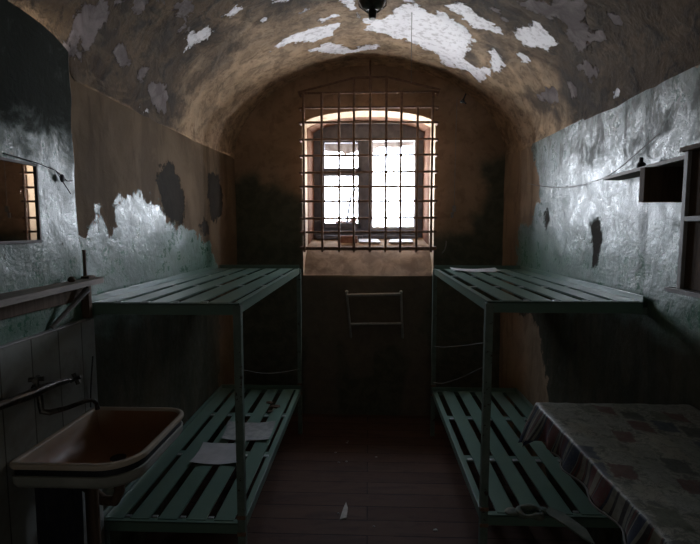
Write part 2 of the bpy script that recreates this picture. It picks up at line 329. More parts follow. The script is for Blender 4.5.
M = {}
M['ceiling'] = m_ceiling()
M['wall_l'] = m_wall('left_wall_paint', (.10, .17, .135), (.085, .18, .125), (.145, .10, .062), 1.75, .34)
M['wall_r'] = m_wall('right_wall_paint', (.13, .18, .155), (.095, .19, .135), (.25, .175, .115), 1.72, .34)
M['wall_f'] = simple('dark_front_wall', (.05, .055, .045), (.07, .06, .05), 3, .8)
M['back'] = m_back()
M['reveal_a'] = m_reveal('lime_plaster_reveal', (.42, .31, .20), (.55, .42, .29))
M['reveal_b'] = m_reveal('red_brown_reveal', (.16, .075, .045), (.23, .12, .072))
M['sill'] = m_reveal('sill_plaster', (.17, .115, .072), (.34, .245, .165), 7)
M['floor'] = m_floor()
M['tiles'] = m_tiles()
M['cloth'] = m_cloth()
M['glass'] = m_glass()
M['bunk'] = simple('chipped_green_bunk_paint', (.135, .22, .175), (.145, .232, .186), 7, .30, 0, .12, .6, .002, spots=((.06, .06, .045), .71))
M['bunk_dark'] = simple('dark_green_post_paint', (.12, .17, .14), (.17, .22, .185), 14, .5, 0, .3, .4, .003, spots=((.045, .028, .02), .60))
M['chipsteel'] = simple('bare_bright_steel', (.55, .58, .58), (.7, .72, .72), 30, .35, .8, .1)
M['rust'] = simple('rusty_iron', (.17, .10, .065), (.26, .155, .10), 40, .7, .1, .4, .4, .002, spots=((.08, .05, .04), .60))
M['rustpale'] = simple('brown_painted_frame', (.06, .05, .045), (.10, .075, .06), 30, .6, 0, .2)
M['frame'] = simple('grey_window_frame', (.075, .08, .10), (.12, .125, .155), 15, .6, 0, .2)
M['frame_light'] = simple('light_grey_sash', (.42, .43, .47), (.5, .51, .55), 15, .6, 0, .2)
M['board'] = simple('stained_board', (.22, .16, .12), (.40, .34, .28), 9, .8, 0, .1)
M['wood'] = simple('weathered_plank', (.16, .125, .10), (.26, .21, .17), 9, .6, 0, .4, .4, .004, stretch=(6, .6, 6))
M['wood_dark'] = simple('dark_brown_wood', (.095, .062, .042), (.14, .095, .065), 9, .7, 0, .2, .12, .003, stretch=(6, 6, .6))
M['wood_pale'] = simple('pale_edge_band', (.20, .19, .185), (.28, .27, .26), 12, .5, 0, .1)
M['enamel'] = simple('stained_white_enamel', (.52, .43, .33), (.60, .52, .43), 5, .25, 0, .05, .5)
M['skirt'] = simple('grey_enamel_skirt', (.30, .31, .27), (.38, .38, .34), 6, .35, 0, .1)
M['black'] = simple('black_gap_rubber', (.008, .008, .011), (.014, .014, .018), 20, .6)
M['tap'] = simple('tarnished_brass_tap', (.05, .045, .04), (.13, .12, .105), 25, .35, .8, .2, spots=((.03, .025, .02), .55))
M['paper'] = simple('yellowed_paper', (.42, .43, .44), (.5, .51, .52), 8, .75, 0, .2, .3, .004)
M['paper2'] = simple('faded_newsprint', (.26, .28, .27), (.36, .37, .36), 22, .8, 0, .2, .3, .004)
M['brick'] = simple('red_brick', (.22, .10, .07), (.30, .15, .10), 20, .9, 0, .5)
M['plaster_bit'] = simple('plaster_crumb', (.4, .38, .34), (.55, .52, .48), 30, .9, 0, .4)
M['grey_metal'] = simple('worn_grey_tube', (.34, .35, .33), (.45, .45, .43), 20, .45, .1, .2)
M['lampdark'] = simple('rusted_lamp_housing', (.025, .024, .018), (.05, .045, .03), 20, .55, .3, .3, .4, .004, spots=((.20, .19, .12), .62))
M['lampglass'] = simple('dusty_lamp_glass', (.05, .055, .045), (.09, .095, .08), 20, .2, 0, .1)
M['wire'] = simple('grey_wire', (.22, .21, .20), (.32, .31, .30), 30, .6)
M['wire_mid'] = simple('dull_wire', (.10, .10, .09), (.15, .15, .14), 30, .7)
M['wire_dark'] = simple('dark_wire', (.03, .03, .03), (.05, .05, .05), 30, .6)
M['white_plastic'] = simple('white_plastic', (.55, .55, .55), (.7, .7, .7), 30, .5)
M['navy'] = simple('dark_navy_cloth', (.012, .014, .026), (.022, .022, .03), 10, .9, 0, .4)
M['redrag'] = simple('faded_red_rag', (.17, .07, .055), (.26, .19, .14), 16, .8, 0, .4)
M['greyrag'] = simple('grey_green_rag', (.12, .155, .13), (.2, .22, .18), 16, .8, 0, .4)
def m_mirror():
    k = NM('spotted_mirror'); n = k.noise(40, 6, .7); n2 = k.noise(7, 6, .7, off=(1, 1, 3))
    f = k.step(k.math('ADD', k.math('MULTIPLY', n, .6), k.math('MULTIPLY', n2, .4)), .58, .70)
    return k.fin(k.mix(f, (.62, .56, .50), (.10, .075, .06)), k.fmix(f, .02, .6), k.fmix(f, 1, 0))
M['mirror'] = m_mirror()

# ------------------------------------------------------------------ room shell
def zl(y):                                   # lunette cut in the left side of the vault
    t = (y-1.25)/.82
    return 2.30+.22*(1-t**4)**.25 if abs(t) < 1 else 0
def vz(x): return SPR+RISE*math.sqrt(max(0, 1-(x/HW)**2))
def taper(y):
    t = max(0, min(1, (y-3.5)/.9)); return 1-.036*t*t*(3-2*t)
def wob(x, y, z, a=.012): return a*noise.noise(Vector((x*1.7, y*1.7, z*1.7)))+a*.4*noise.noise(Vector((x*6, y*6, z*6)))

def grid_obj(name, m, us, vs, fpos, attrs):
    """grid mesh; fpos(u,v)->point; attrs name->f(u,v)"""
    verts = [fpos(u, v) for v in vs for u in us]; n = len(us)
    faces = [(j*n+i, j*n+i+1, (j+1)*n+i+1, (j+1)*n+i) for j in range(len(vs)-1) for i in range(n-1)]
    me = bpy.data.meshes.new(name); me.from_pydata(verts, [], faces)
    for an, f in attrs.items():
        a = me.attributes.new(an, 'FLOAT', 'POINT')
        a.data.foreach_set('value', [f(u, v) for v in vs for u in us])
    me.materials.append(m)
    for p in me.polygons: p.use_smooth = True
    o = bpy.data.objects.new(name, me); COL.objects.link(o); return o
def lin(a, b, step):
    n = max(1, round((b-a)/step)); return [a+(b-a)*i/n for i in range(n+1)]

bw, bd, bs = boxes(PEEL_WHITE), boxes(PEEL_DULL), boxes(SOOT)
T = math.pi/2
def cpos(t, y):
    x = HW*math.sin(t); z = SPR+RISE*math.cos(t)
    if x < 0:
        l = zl(y)
        if l > z: z = l
    if abs(t) < 1.5: z += wob(x, y, z, .018)*min(1, (1.5-abs(t))*4)*(0 if (x < 0 and zl(y) >= z-.03) else 1)
    return ((x*1.002 if abs(t) < 1.55 else x*1.012)*taper(y), y, z)
def cgreen(t, y):
    x = HW*math.sin(t)
    return 1.0 if (x < 0 and zl(y) > SPR+RISE*math.cos(t)+.004) else 0.0
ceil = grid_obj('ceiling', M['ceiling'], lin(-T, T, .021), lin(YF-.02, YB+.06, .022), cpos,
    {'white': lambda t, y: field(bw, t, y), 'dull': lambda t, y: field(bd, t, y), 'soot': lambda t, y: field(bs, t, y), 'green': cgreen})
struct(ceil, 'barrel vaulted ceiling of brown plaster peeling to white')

bl, bh = boxes(L_PAINT), boxes(L_HOLLOW)
def lpaint(y, z):
    if y < 2.008: return .3
    return field(bl, y, z)
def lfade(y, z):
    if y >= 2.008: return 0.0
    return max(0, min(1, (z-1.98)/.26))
def lpos(y, z):
    edge = 2.008+.012*noise.noise(Vector((0, 3, z*7)))
    x = -HW+wob(1, y, z, .010)
    if y < edge: x += .028+.010*noise.noise(Vector((8, y*4, z*4)))
    return (x*taper(y), y, z)
# the left wall reaches up into the lunette
def lwall():
    ys = lin(YF-.02, 1.98, .03)+lin(1.988, 2.032, .004)+lin(2.055, YB+.06, .025)
    ts = lin(0, 1, .012)
    def top(y): return max(SPR, zl(y))+.03
    return grid_obj('wall_left', M['wall_l'], ys, ts, lambda y, t: lpos(y, t*top(y)-.01),
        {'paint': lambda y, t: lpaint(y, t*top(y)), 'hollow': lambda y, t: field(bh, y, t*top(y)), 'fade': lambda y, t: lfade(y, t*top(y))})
struct(lwall(), 'left cell wall, peeling green oil paint below brown plaster')
br_, bh2 = boxes(R_PAINT), boxes(R_HOLLOW)
def rpos(y, z):
    x = HW+wob(5, y, z, .010)+.006*max(0, min(1, (2.30-y)/.06))
    return (x*taper(y), y, z)
ys = lin(YF-.02, 2.2, .03)+lin(2.23, 2.27, .005)+lin(2.3, YB+.06, .025)
wr = grid_obj('wall_right', M['wall_r'], ys, lin(-.01, SPR+.03, .025), rpos,
    {'paint': lambda y, z: field(br_, y, z), 'hollow': lambda y, z: field(bh2, y, z), 'fade': lambda y, z: 0.0})
struct(wr, 'right cell wall, glossy grey green paint with scuffs')

# window wall with an arched hole; everything is built in x,z
NH, NB, NSP, NPK = .595, 1.335, 2.655, 2.80
def arch(x, h=NH, sp=NSP, pk=NPK):
    return sp+(pk-sp)*math.sqrt(max(0, 1-(x/h)**2*.92)) - (pk-sp)*(0 if True else 0)
bb, bwn = boxes(B_PAINT), boxes(B_WORN)
mb = bmesh.new()
lay = {n: mb.verts.layers.float.new(n) for n in ('paint', 'worn')}
def bvert(x, z):
    v = mb.verts.new((x, YB-wob(x, 9, z, .008), z)); v[lay['paint']] = field(bb, x, z); v[lay['worn']] = field(bwn, x, z); return v
def strip(xs, zf0, zf1, n):
    cols = [[bvert(x, zf0(x)+(zf1(x)-zf0(x))*i/n) for i in range(n+1)] for x in xs]
    for a, b in zip(cols, cols[1:]):
        for i in range(n): mb.faces.new((a[i], b[i], b[i+1], a[i+1]))
def vtop(x): return (vz(x/.97) if abs(x/.97) < HW else SPR)+.05
strip(lin(-1.30, -NH, .025), lambda x: -.02, vtop, 110)
strip(lin(NH, 1.30, .025), lambda x: -.02, vtop, 110)
strip(lin(-NH, NH, .025), lambda x: -.02, lambda x: NB, 50)
strip(lin(-NH, NH, .025), arch, vtop, 16)
bmesh.ops.remove_doubles(mb, verts=mb.verts[:], dist=.0005)
bmesh.ops.recalc_face_normals(mb, faces=mb.faces[:])
me = bpy.data.meshes.new('wall_back'); mb.to_mesh(me); mb.free(); me.materials.append(M['back'])
for p in me.polygons: p.use_smooth = True
wb = bpy.data.objects.new('wall_back', me); COL.objects.link(wb)
struct(wb, 'window wall, brown plaster above dark green paint')
# window recess: light plaster collar, red brown inner reveal, sloping sill
def ring(y, h, zb, sp, pk, k=20):
    pts = [(-h, y, zb), (-h, y, (zb+sp)/2)]
    for i in range(k+1):
        x = -h+2*h*i/k; pts.append((x, y, arch(x, h, sp, pk)))
    pts += [(h, y, (zb+sp)/2), (h, y, zb)]
    return pts
a = MB(); rs = [ring(4.39, NH, NB-.0, NSP, NPK), ring(4.50, .590, 1.46, NSP+.0, NPK), ring(4.64, .583, 1.60, 2.66, 2.803)]
a.loft(rs, cyclic=False); o = a.build('trim_1', M['reveal_a'], smooth=40); struct(o, 'pale lime plaster collar lining the window recess')
a = MB(); a.loft([ring(4.64, .583, 1.60, 2.66, 2.803), ring(4.66, .565, 1.61, 2.655, 2.80), ring(5.05, .52, 1.72, 2.655, 2.80)], cyclic=False)
o = a.build('trim_2', M['reveal_b'], smooth=40); struct(o, 'red brown inner window reveal')
a = MB(); a.loft([[(-h, y, z), (-h*.33, y, z+.004), (h*.33, y, z-.003), (h, y, z)] for y, h, z in [(4.385, .597, 1.325), (4.40, .597, 1.34), (4.50, .60, 1.462), (4.63, .60, 1.595), (4.67, .59, 1.615), (5.05, .55, 1.72)]], cyclic=False)
o = a.build('trim_3', M['sill'], smooth=50); struct(o, 'steep plastered window sill')

a = MB(); a.box(-1.32, 1.32, YF-.04, YF, -.02, 3.3); struct(a.build('wall_front', M['wall_f']), 'dark wall behind the viewer')
a = MB(); a.box(-1.32, 1.32, YF-.04, 4.46, -.05, 0); struct(a.build('floor', M['floor']), 'dark worn brown floorboards')
# tiles behind the basin with a pale capping
a = MB(); a.box(-1.30, -1.216, .4, 2.062, 0, 1.36, .002); o = a.build('trim_4', M['tiles']); struct(o, 'dirty white wall facing with upright joints behind the basin')
a = MB(); a.box(-1.25, -1.210, .4, 2.00, 1.36, 1.368, .002); c_ = a.build('capping', M['wood_pale'], parent=o)

# ------------------------------------------------------------------ window
WY = 4.88
wf = MB()
wf.box(-.56, -.435-.05, WY-.028, WY+.05, 1.66, 2.64, .004)           # left stile
wf.box(.475, .56, WY-.028, WY+.05, 1.66, 2.64, .004)
wf.box(-.56, .56, WY-.03, WY+.05, 1.64, 1.755, .004)
wf.box(-.075, .012, WY-.035, WY+.05, 1.74, 2.66, .004)               # mullion
pts0 = [(-.56+1.12*i/20, 2.63) for i in range(21)]
prof = [[(x, WY-.034, 2.63), (x, WY-.034, arch(x, .565, 2.68, 2.84)), (x, WY+.05, arch(x, .565, 2.68, 2.84)), (x, WY+.05, 2.63)] for x, _ in pts0]
wf.loft(prof, True, True)
w1 = wf.build('window_1', M['frame'], smooth=35); struct(w1, 'grey two leaf window bright with daylight')
a = MB()                                                            # left casement sash
a.box(-.49, -.435, WY-.045, WY+.02, 1.755, 2.64, .004).box(-.105, -.07, WY-.045, WY+.02, 1.755, 2.64, .004)
a.box(-.49, -.07, WY-.045, WY+.02, 1.755, 1.81, .004).box(-.49, -.07, WY-.045, WY+.02, 2.275, 2.355, .004).box(-.49, -.07, WY-.045, WY+.02, 2.60, 2.64, .004)
a.build('sash', M['frame'], parent=w1)['label'] = 'dark left sash with a cross rail'
a = MB()
a.box(.012, .045, WY-.045, WY+.02, 1.755, 2.64, .004).box(.455, .48, WY-.045, WY+.02, 1.755, 2.64, .004)
a.box(.012, .48, WY-.045, WY+.02, 1.745, 1.775, .004).box(.012, .48, WY-.045, WY+.02, 2.615, 2.64, .004)
a.build('sash', M['frame_light'], parent=w1)['label'] = 'light grey right sash'
for x0, x1, z0, z1 in ((-.435, -.105, 1.81, 2.275), (-.435, -.105, 2.355, 2.60), (.045, .455, 1.775, 2.615)):
    a = MB(); a.box(x0, x1, WY-.012, WY-.008, z0, z1); a.build('pane', M['glass'], parent=w1)
# boards and torn paper behind the panes
a = MB(); a.slab([(-.44, WY+.06, 2.62), (-.44, WY+.06, 2.535), (-.27, WY+.06, 2.525), (-.24, WY+.06, 2.50), (-.15, WY+.06, 2.52), (-.10, WY+.06, 2.54), (-.10, WY+.06, 2.62)], (0, .006, 0))
tag(a.build('cardboard_strip', M['board'], base=(-.27, WY+.06, 2.5)), 'brown cardboard strip across the top of the left window sash', 'cardboard')
a = MB(); a.slab([(.03, WY+.06, 2.63), (.04, WY+.06, 2.48), (.06, WY+.06, 2.55), (.12, WY+.06, 2.575), (.28, WY+.06, 2.565), (.40, WY+.06, 2.585), (.46, WY+.06, 2.58), (.46, WY+.06, 2.63)], (0, .006, 0))
tag(a.build('cardboard_strip', M['board'], base=(.25, WY+.06, 2.5)), 'torn pale cardboard strip across the top of the right window sash', 'cardboard')
a = MB(); a.tube([(-.215, WY+.035, 1.812), (-.20, WY+.035, 1.93), (-.175, WY+.035, 2.08), (-.115, WY+.035, 2.17)], [.013, .012, .011, .009])
tag(a.build('leaning_stick', M['frame'], base=(-.215, WY+.035, 1.812)), 'thin dark stick leaning outside the lower left pane', 'stick')
a = MB(); a.box(-.34, -.12, WY+.06, WY+.12, 1.73, 1.835, .01); a.box(-.18, -.12, WY+.06, WY+.12, 1.80, 1.86, .01)
tag(a.build('brick', M['brick'], base=(-.24, WY+.09, 1.73)), 'orange red brick outside behind the lower left pane', 'brick')
# rubble, brick and papers on the sill
a = MB(); a.box(-.27, -.105, 4.66, 4.74, 1.61, 1.685, .008)
tag(a.build('brick', M['brick'], base=(-.19, 4.70, 1.61)), 'dull red brick lying on the window sill inside the bars', 'brick')
a = MB(); a.box(-.52, .50, 4.79, 4.86, 1.655, 1.69, .01); a.box(-.50, -.05, 4.75, 4.80, 1.65, 1.685, .008)
tag(a.build('rubble_strip', M['frame'], base=(0, 4.82, 1.64)), 'dark strip of wood along the foot of the window frame', 'wooden strip')
a = MB(); a.slab([(-.085, 4.655, 1.628), (.12, 4.645, 1.625), (.10, 4.74, 1.652), (-.09, 4.75, 1.655)], (0, 0, -.012))
tag(a.build('paper_sheet', M['white_plastic'], base=(0, 4.7, 1.62)), 'white paper scrap on the sill right beside the red brick', 'paper')
a = MB(); a.slab([(.20, 4.655, 1.628), (.44, 4.66, 1.63), (.42, 4.74, 1.652), (.22, 4.73, 1.65)], (0, 0, -.012))
tag(a.build('paper_sheet', M['white_plastic'], base=(.3, 4.7, 1.62)), 'white paper scrap on the right end of the window sill', 'paper')

# ------------------------------------------------------------------ iron grille in front of the recess
GY = 4.28
g = thing('window_grille', (0, GY, 1.58), 'rusty iron bar grille with an arched top caging the window', 'grille')
zr = [1.583, 1.725, 1.848, 1.997, 2.124, 2.25, 2.396, 2.533, 2.678, 2.805, 2.931]
xs = [-.567, -.407, -.257, -.125, .015, .155, .286, .426, .556]
tops = [2.931, 2.931, 2.931, 3.050, 3.049, 3.052, 2.931, 2.81, 2.931]
for x, t in zip(xs, tops):
    a = MB(); a.tube([(x, GY, 1.545), (x+random.uniform(-.003, .003), GY, 2.2), (x, GY, t)], .0112, 8); a.build('vertical_bar', M['rust'], parent=g, smooth=40)
for z in zr:
    dz = random.uniform(-.004, .004); e = .604
    a = MB(); a.tube([(-e, YB+.02, z+dz), (-e, GY+.03, z+dz), (-e+.02, GY+.012, z+dz), (0, GY+.012, z), (e-.02, GY+.012, z-dz), (e, GY+.03, z-dz), (e, YB+.02, z-dz)], .0102 if z > 1.6 else .012, 8)
    a.build('horizontal_bar', M['rust'], parent=g, smooth=40)
a = MB(); a.tube([(-.613, YB+.01, 2.94), (-.613, GY, 2.935), (-.125, GY, 3.052), (.155, GY, 3.056), (.615, GY, 2.945), (.615, YB+.01, 2.95)], .010, 8); a.build('arched_top_bar', M['rust'], parent=g, smooth=30)
a = MB(); a.tube([(.013, GY, 2.93), (.013, GY, 3.20)], .010, 8); a.build('stem', M['rust'], parent=g, smooth=40)
a = MB(); a.box(-.60, .60, GY-.008, GY+.004, 1.562, 1.576, .002); a.build('bottom_strap', M['rust'], parent=g)

# ------------------------------------------------------------------ bunk beds
Y1 = 3.95
def tier(s, z, root, dz_near=0):
    """steel lattice tier; s is -1 for the left bed and +1 for the right"""
    xi, xo, Y0 = (.568, 1.245, 2.08) if s < 0 else (.545, 1.245, 2.19)
    def X(a, b): return (min(s*a, s*b), max(s*a, s*b))
    def bx(m, a, b, y0, y1, z0, z1, bev=.003): x0, x1 = X(a, b); m.box(x0, x1, y0, y1, z0, z1, bev)
    a = MB(); bx(a, xi, xi+.006, Y0, Y1, z-.045, z+.004, .001); bx(a, xi, xi+.035, Y0, Y1, z-.006, z, .001); a.build('side_rail', M['bunk'], parent=root)
    a = MB(); bx(a, xo-.006, xo, Y0, Y1, z-.03, z+.03, .001); bx(a, xo-.03, xo, Y0, Y1, z-.006, z, .001); a.build('wall_rail', M['bunk'], parent=root)
    a = MB(); bx(a, xi, xo, Y0, Y0+.006, z-.050, z+.002, .001); bx(a, xi, xo, Y0, Y0+.035, z-.006, z, .001); a.build('end_rail', M['bunk'], parent=root)
    a = MB(); bx(a, xi, xo, Y1-.006, Y1, z-.04, z+.03, .001); bx(a, xi, xo, Y1-.03, Y1, z-.006, z, .001); a.build('end_rail', M['bunk'], parent=root)
    c = [.6675, .80, .935, 1.068, 1.19]
    for x in c:
        a = MB(); w = .046
        bx(a, x-w, x+w, Y0+.02, Y1-.02, z-.001, z+.003, .001)
        bx(a, x-w, x-w+.003, Y0+.02, Y1-.02, z-.004, z+.003, .0005); bx(a, x+w-.003, x+w, Y0+.02, Y1-.02, z-.004, z+.003, .0005)
        a.build('slat', M['bunk'], parent=root)
    for y0, y1 in ((2.735, 2.80), (3.345, 3.41)):
        a = MB(); bx(a, xi+.01, xo-.01, y0, y1, z-.010, z-.0015, .001); a.build('cross_strap', M['bunk'], parent=root)
        for x in [(p+q)/2 for p, q in zip(c, c[1:])]+[.605]:
            a = MB(); bx(a, x-.014, x+.014, y0-.006, y0+.018, z-.001, z+.004, .001); a.build('strap_clip', M['chipsteel'], parent=root)
    for x in [(p+q)/2 for p, q in zip(c, c[1:])]:
        a = MB(); bx(a, x-.013, x+.013, Y0+.033, Y0+.048, z-.001, z+.004, .001); a.build('strap_clip', M['chipsteel'], parent=root)
def bunk(s, label):
    Y0 = 2.08 if s < 0 else 2.19; XI = .576 if s < 0 else .553
    root = thing('bunk_bed', (s*.9, 3.03, 0), label, 'bunk bed', None)
    tier(s, 1.425, root); tier(s, .40, root)
    for y, w in ((Y0-.012, .016), (Y1+.006, .012)):
        a = MB(); x = s*XI
        a.box(x-.017, x+.017, y-.004, y+.004, 0, 1.42, .001); a.box(x+s*.013, x+s*.017, y, y+.034 if y < 3 else y+.02, 0, 1.42, .001) if False else a.box(min(x-s*.017, x-s*.013), max(x-s*.017, x-s*.013), y, y+.032, 0, 1.42, .001)
        a.build('post', M['bunk_dark'], parent=root)
        for z0 in (.35, .43):
            a = MB(); a.box(x-.02, x+.02, y-.008, y+.003, z0, z0+.018, .003); a.build('bracket', M['rust'], parent=root)
    for y in (Y0+.02, Y1-.03):
        a = MB(); x = s*1.235; a.box(x-.014, x+.014, y-.014, y+.014, 0, .39, .002); a.build('leg', M['bunk_dark'], parent=root)
        a = MB(); a.box(min(s*1.20, s*1.29), max(s*1.20, s*1.29), y-.012, y+.012, 1.37, 1.40, .002); a.build('wall_anchor', M['bunk_dark'], parent=root)
    return root
bl_ = bunk(-1, 'green steel double bunk along the left wall beside the basin')
br2 = bunk(1, 'green steel double bunk along the right wall behind the covered table')

# ------------------------------------------------------------------ papers and scraps on the lower bunks
def sheet(name, pts, z, m, label, cat, amp=.004):
    """slightly curled sheet spanned by four corners"""
    P = [Vector((*p, z)) for p in pts]; n = 10; rows = []
    for j in range(n+1):
        r = []
        for i in range(n+1):
            u, v = i/n, j/n
            q = P[0]*(1-u)*(1-v)+P[1]*u*(1-v)+P[2]*u*v+P[3]*(1-u)*v
            q.z += .003+amp*(1+noise.noise(Vector((q.x*7, q.y*7, 2))))+.012*((u-.5)**2*(v-.5)**2*16)
            r.append(q)
        rows.append(r)
    a = MB(); a.loft(rows+[[q-Vector((0, 0, .0015)) for q in r] for r in rows[::-1]], cyclic=False)
    c = sum((p for p in P), Vector())/4
    return tag(a.build(name, m, base=(c.x, c.y, z), smooth=60), label, cat)
sheet('paper_sheet', [(-1.02, 2.61), (-.74, 2.62), (-.78, 2.88), (-1.03, 2.87)], .403, M['paper'], 'whitish paper sheet on the left lower bunk, nearer one', 'paper')
sheet('newspaper', [(-.93, 2.92), (-.63, 2.93), (-.64, 3.21), (-.97, 3.20)], .403, M['paper2'], 'faded printed sheet on the left lower bunk, farther one', 'paper')
for p, r in (((-.70, 3.52), .03), ((-.76, 3.60), .022), ((-.72, 3.42), .018)):
    a = MB(); a.ball((p[0], p[1], .409), r, 1.3, 1, .35, 2, .5)
    tag(a.build('debris_crumb', M['wood_dark'], base=(p[0], p[1], .403), smooth=60), 'dark crumb of debris at the far end of the left lower bunk', 'debris', 'crumbs on the left lower bunk')
sheet('paper_sheet', [(.66, 3.62), (1.02, 3.62), (1.02, 3.88), (.66, 3.88)], 1.428, M['white_plastic'], 'pale sheet at the far end of the right upper bunk', 'paper', .002)
# scraps at the near end of the lower right bunk
a = MB(); ringpts = [(.775+.055*math.cos(t), 2.20+.045*math.sin(t), .415+.006*math.sin(3*t)) for t in [2*math.pi*i/16 for i in range(17)]]
a.tube(ringpts, [.013+.006*math.sin(5*i) for i in range(17)], 8); a.ball((.695, 2.20, .412), .028, 1.5, 1, .4, 2, .4); a.ball((.84, 2.225, .412), .022, 1.3, 1, .45, 2, .4)
tag(a.build('crumpled_rag', M['greyrag'], base=(.79, 2.2, .403), smooth=60), 'crumpled grey rag at the near end of the right lower bunk', 'rag')
a = MB(); a.slab([(.85, 2.20, .420), (.875, 2.24, .420), (.93, 2.20, .418), (.985, 2.08, .413), (.985, 1.99, .400), (.95, 2.03, .405), (.90, 2.11, .416), (.86, 2.17, .418)], (0, 0, -.008))
tag(a.build('board_splinter', M['greyrag'], base=(.88, 2.2, .403)), 'pointed pale scrap jutting over the near rail of the right lower bunk', 'scrap')
# ------------------------------------------------------------------ table and its cloth
TX0, TX1, TY0, TY1, TZ = .665, 1.243, .70, 1.825, 1.07
t = thing('side_table', (.95, 1.3, 0), 'wooden table hidden under the printed cloth at right', 'table')
a = MB(); a.box(TX0, TX1, TY0, TY1, TZ-.03, TZ, .004); a.build('tabletop', M['wood_dark'], parent=t)
for x in (TX0+.20, TX1-.05):
    for y in (TY0+.06, TY1-.38):
        a = MB(); a.box(x-.022, x+.022, y-.022, y+.022, 0, TZ-.03, .003); a.build('leg', M['wood_dark'], parent=t)
a = MB(); a.box(TX0+.13, TX1-.03, TY0+.05, TY1-.05, TZ-.10, TZ-.03, .003); a.build('apron', M['wood_dark'], parent=t)
# cloth: section runs from the wall over the top and down the room side
cb = bmesh.new(); hl = cb.verts.layers.float.new('hang')
nu, nv = 46, 90; G = []
for j in range(nv+1):
    v = j/nv; y = TY0-.01+(TY1-TY0+.03)*v; row = []
    cr = max(0, (y-1.68)/.16); drop = 0.085+.005*math.sin(y*9)+.085*cr**1.4
    for i in range(nu+1):
        u = i/nu
        if u < .55:
            x = TX1-.002-(TX1-TX0+.012)*(u/.55); hang = 0
            z = TZ+.004+.004*(1+noise.noise(Vector((x*9, y*7, 4))))+.0035*(1+noise.noise(Vector((x*25, y*20, 4))))
            if y > TY1-.005: z -= 0
        else:
            q = (u-.55)/.45; hang = 1
            fold = .012*math.sin(y*42+2*math.sin(y*7))*q+.008*noise.noise(Vector((y*18, q, 1)))*q
            x = TX0-.012-.012*q+fold-.045*q*cr; yy = y+.02*q*cr; z = TZ+.008-q*drop
        row.append((x, yy if hang else y, z, hang))
    G.append(row)
# far edge hang
V = []
for row in G: V.append([cb.verts.new(r[:3]) for r in row]); [V[-1][k].__setitem__(hl, row[k][3]) for k in range(len(row))]
for j in range(nv):
    for i in range(nu): cb.faces.new((V[j][i], V[j][i+1], V[j+1][i+1], V[j+1][i]))
last = V[-1]; prev = last[:26]
for s_ in range(1, 8):
    q = s_/7; cur = []
    for i in range(26):
        c0 = last[i].co; w = .07+.03*(i/25)+.085*(i/25)**6
        nvv = cb.verts.new((c0.x-.045*q*(i/25)**8, c0.y+.006+.006*math.sin(i*1.1)*q, c0.z-w*q)); nvv[hl] = 1; cur.append(nvv)
    for i in range(25): cb.faces.new((prev[i], prev[i+1], cur[i+1], cur[i]))
    prev = cur
me = bpy.data.meshes.new('tablecloth')
for v in cb.verts: v.co -= Vector((.95, 1.3, TZ))
cb.to_mesh(me); cb.free(); me.materials.append(M['cloth'])
for p in me.polygons: p.use_smooth = True
o = bpy.data.objects.new('tablecloth', me); COL.objects.link(o); o.location = (.95, 1.3, TZ)
md = o.modifiers.new('th', 'SOLIDIFY'); md.thickness = .002; md.offset = 1
tag(o, 'printed patchwork oilcloth in white, red and blue draped over the right table', 'tablecloth')
# pale hem
a = MB(); pts = [];
for j in range(60):
    y = TY0+(1.62-TY0)*j/59; drop = .085+.005*math.sin(y*9)
    fold = .012*math.sin(y*42+2*math.sin(y*7)); pts.append((TX0-.026+fold-.002, y, TZ+.008-drop))
h = a.tube(pts, .0028, 6).build('hem', M['wood_pale'], parent=o, smooth=60); h['label'] = 'pale hem along the hanging edge'

# ------------------------------------------------------------------ wash basin
def rrect(x0, x1, y0, y1, rad, z, n=8, inset=0):
    """rad: (x0y0, x1y0, x1y1, x0y1)"""
    x0 += inset; x1 -= inset; y0 += inset; y1 -= inset
    rad = [max(.004, r-inset) for r in rad]
    P = []
    for (cx, cy, a0), r in zip(((x0+rad[0], y0+rad[0], 180), (x1-rad[1], y0+rad[1], 270), (x1-rad[2], y1-rad[2], 0), (x0+rad[3], y1-rad[3], 90)), rad):
        for k in range(n+1):
            a = math.radians(a0+90*k/n); P.append((cx+r*math.cos(a), cy+r*math.sin(a), z))
    return P
BX = (-1.210, -.78, 1.495, 2.02); RD = (.03, .13, .09, .03); BZ = .975
s_ = thing('wash_basin', (-.98, 1.78, .87), 'rust stained enamel basin on the white faced left wall', 'basin')
def rr(z, ins): return rrect(*BX, RD, z, inset=ins)
a = MB(); a.loft([rr(BZ-.022, .004), rr(BZ-.012, -.002), rr(BZ-.003, 0), rr(BZ, .006), rr(BZ-.001, .016), rr(BZ-.008, .022), rr(BZ-.022, .022), rr(BZ-.022, .004)])
a.build('rim', M['enamel'], parent=s_, smooth=50)
k = NM('rusty_basin_enamel'); sp_ = k.n.new('ShaderNodeSeparateXYZ'); k.put(sp_.inputs[0], k.co)
nn = k.noise(7, 6, .6, .5); fz = k.step(k.math('MULTIPLY_ADD', k.math('SUBTRACT', nn, .5), .08, sp_.outputs[2]), .02, .10)
fx = k.step(k.math('MULTIPLY_ADD', k.math('SUBTRACT', nn, .5), .15, sp_.outputs[0]), -.10, -.19)
M['bowl'] = k.fin(k.mix(k.math('MAXIMUM', k.math('MULTIPLY', fx, fz), 0), k.mix(nn, (.26, .115, .045), (.36, .18, .085)), (.48, .36, .26)), k.fmix(nn, .25, .5), 0, None, .5)
a = MB(); a.loft([rr(BZ-.006, .020), rr(BZ-.03, .03), rr(BZ-.07, .045), rr(BZ-.105, .075), rr(BZ-.118, .12), rr(BZ-.12, .20)], close_last=True)
a.build('bowl', M['bowl'], parent=s_, smooth=60)
a = MB(); a.loft([rr(BZ-.020, .012), rr(BZ-.048, .012)]); a.build('seam_band', M['black'], parent=s_, smooth=60)
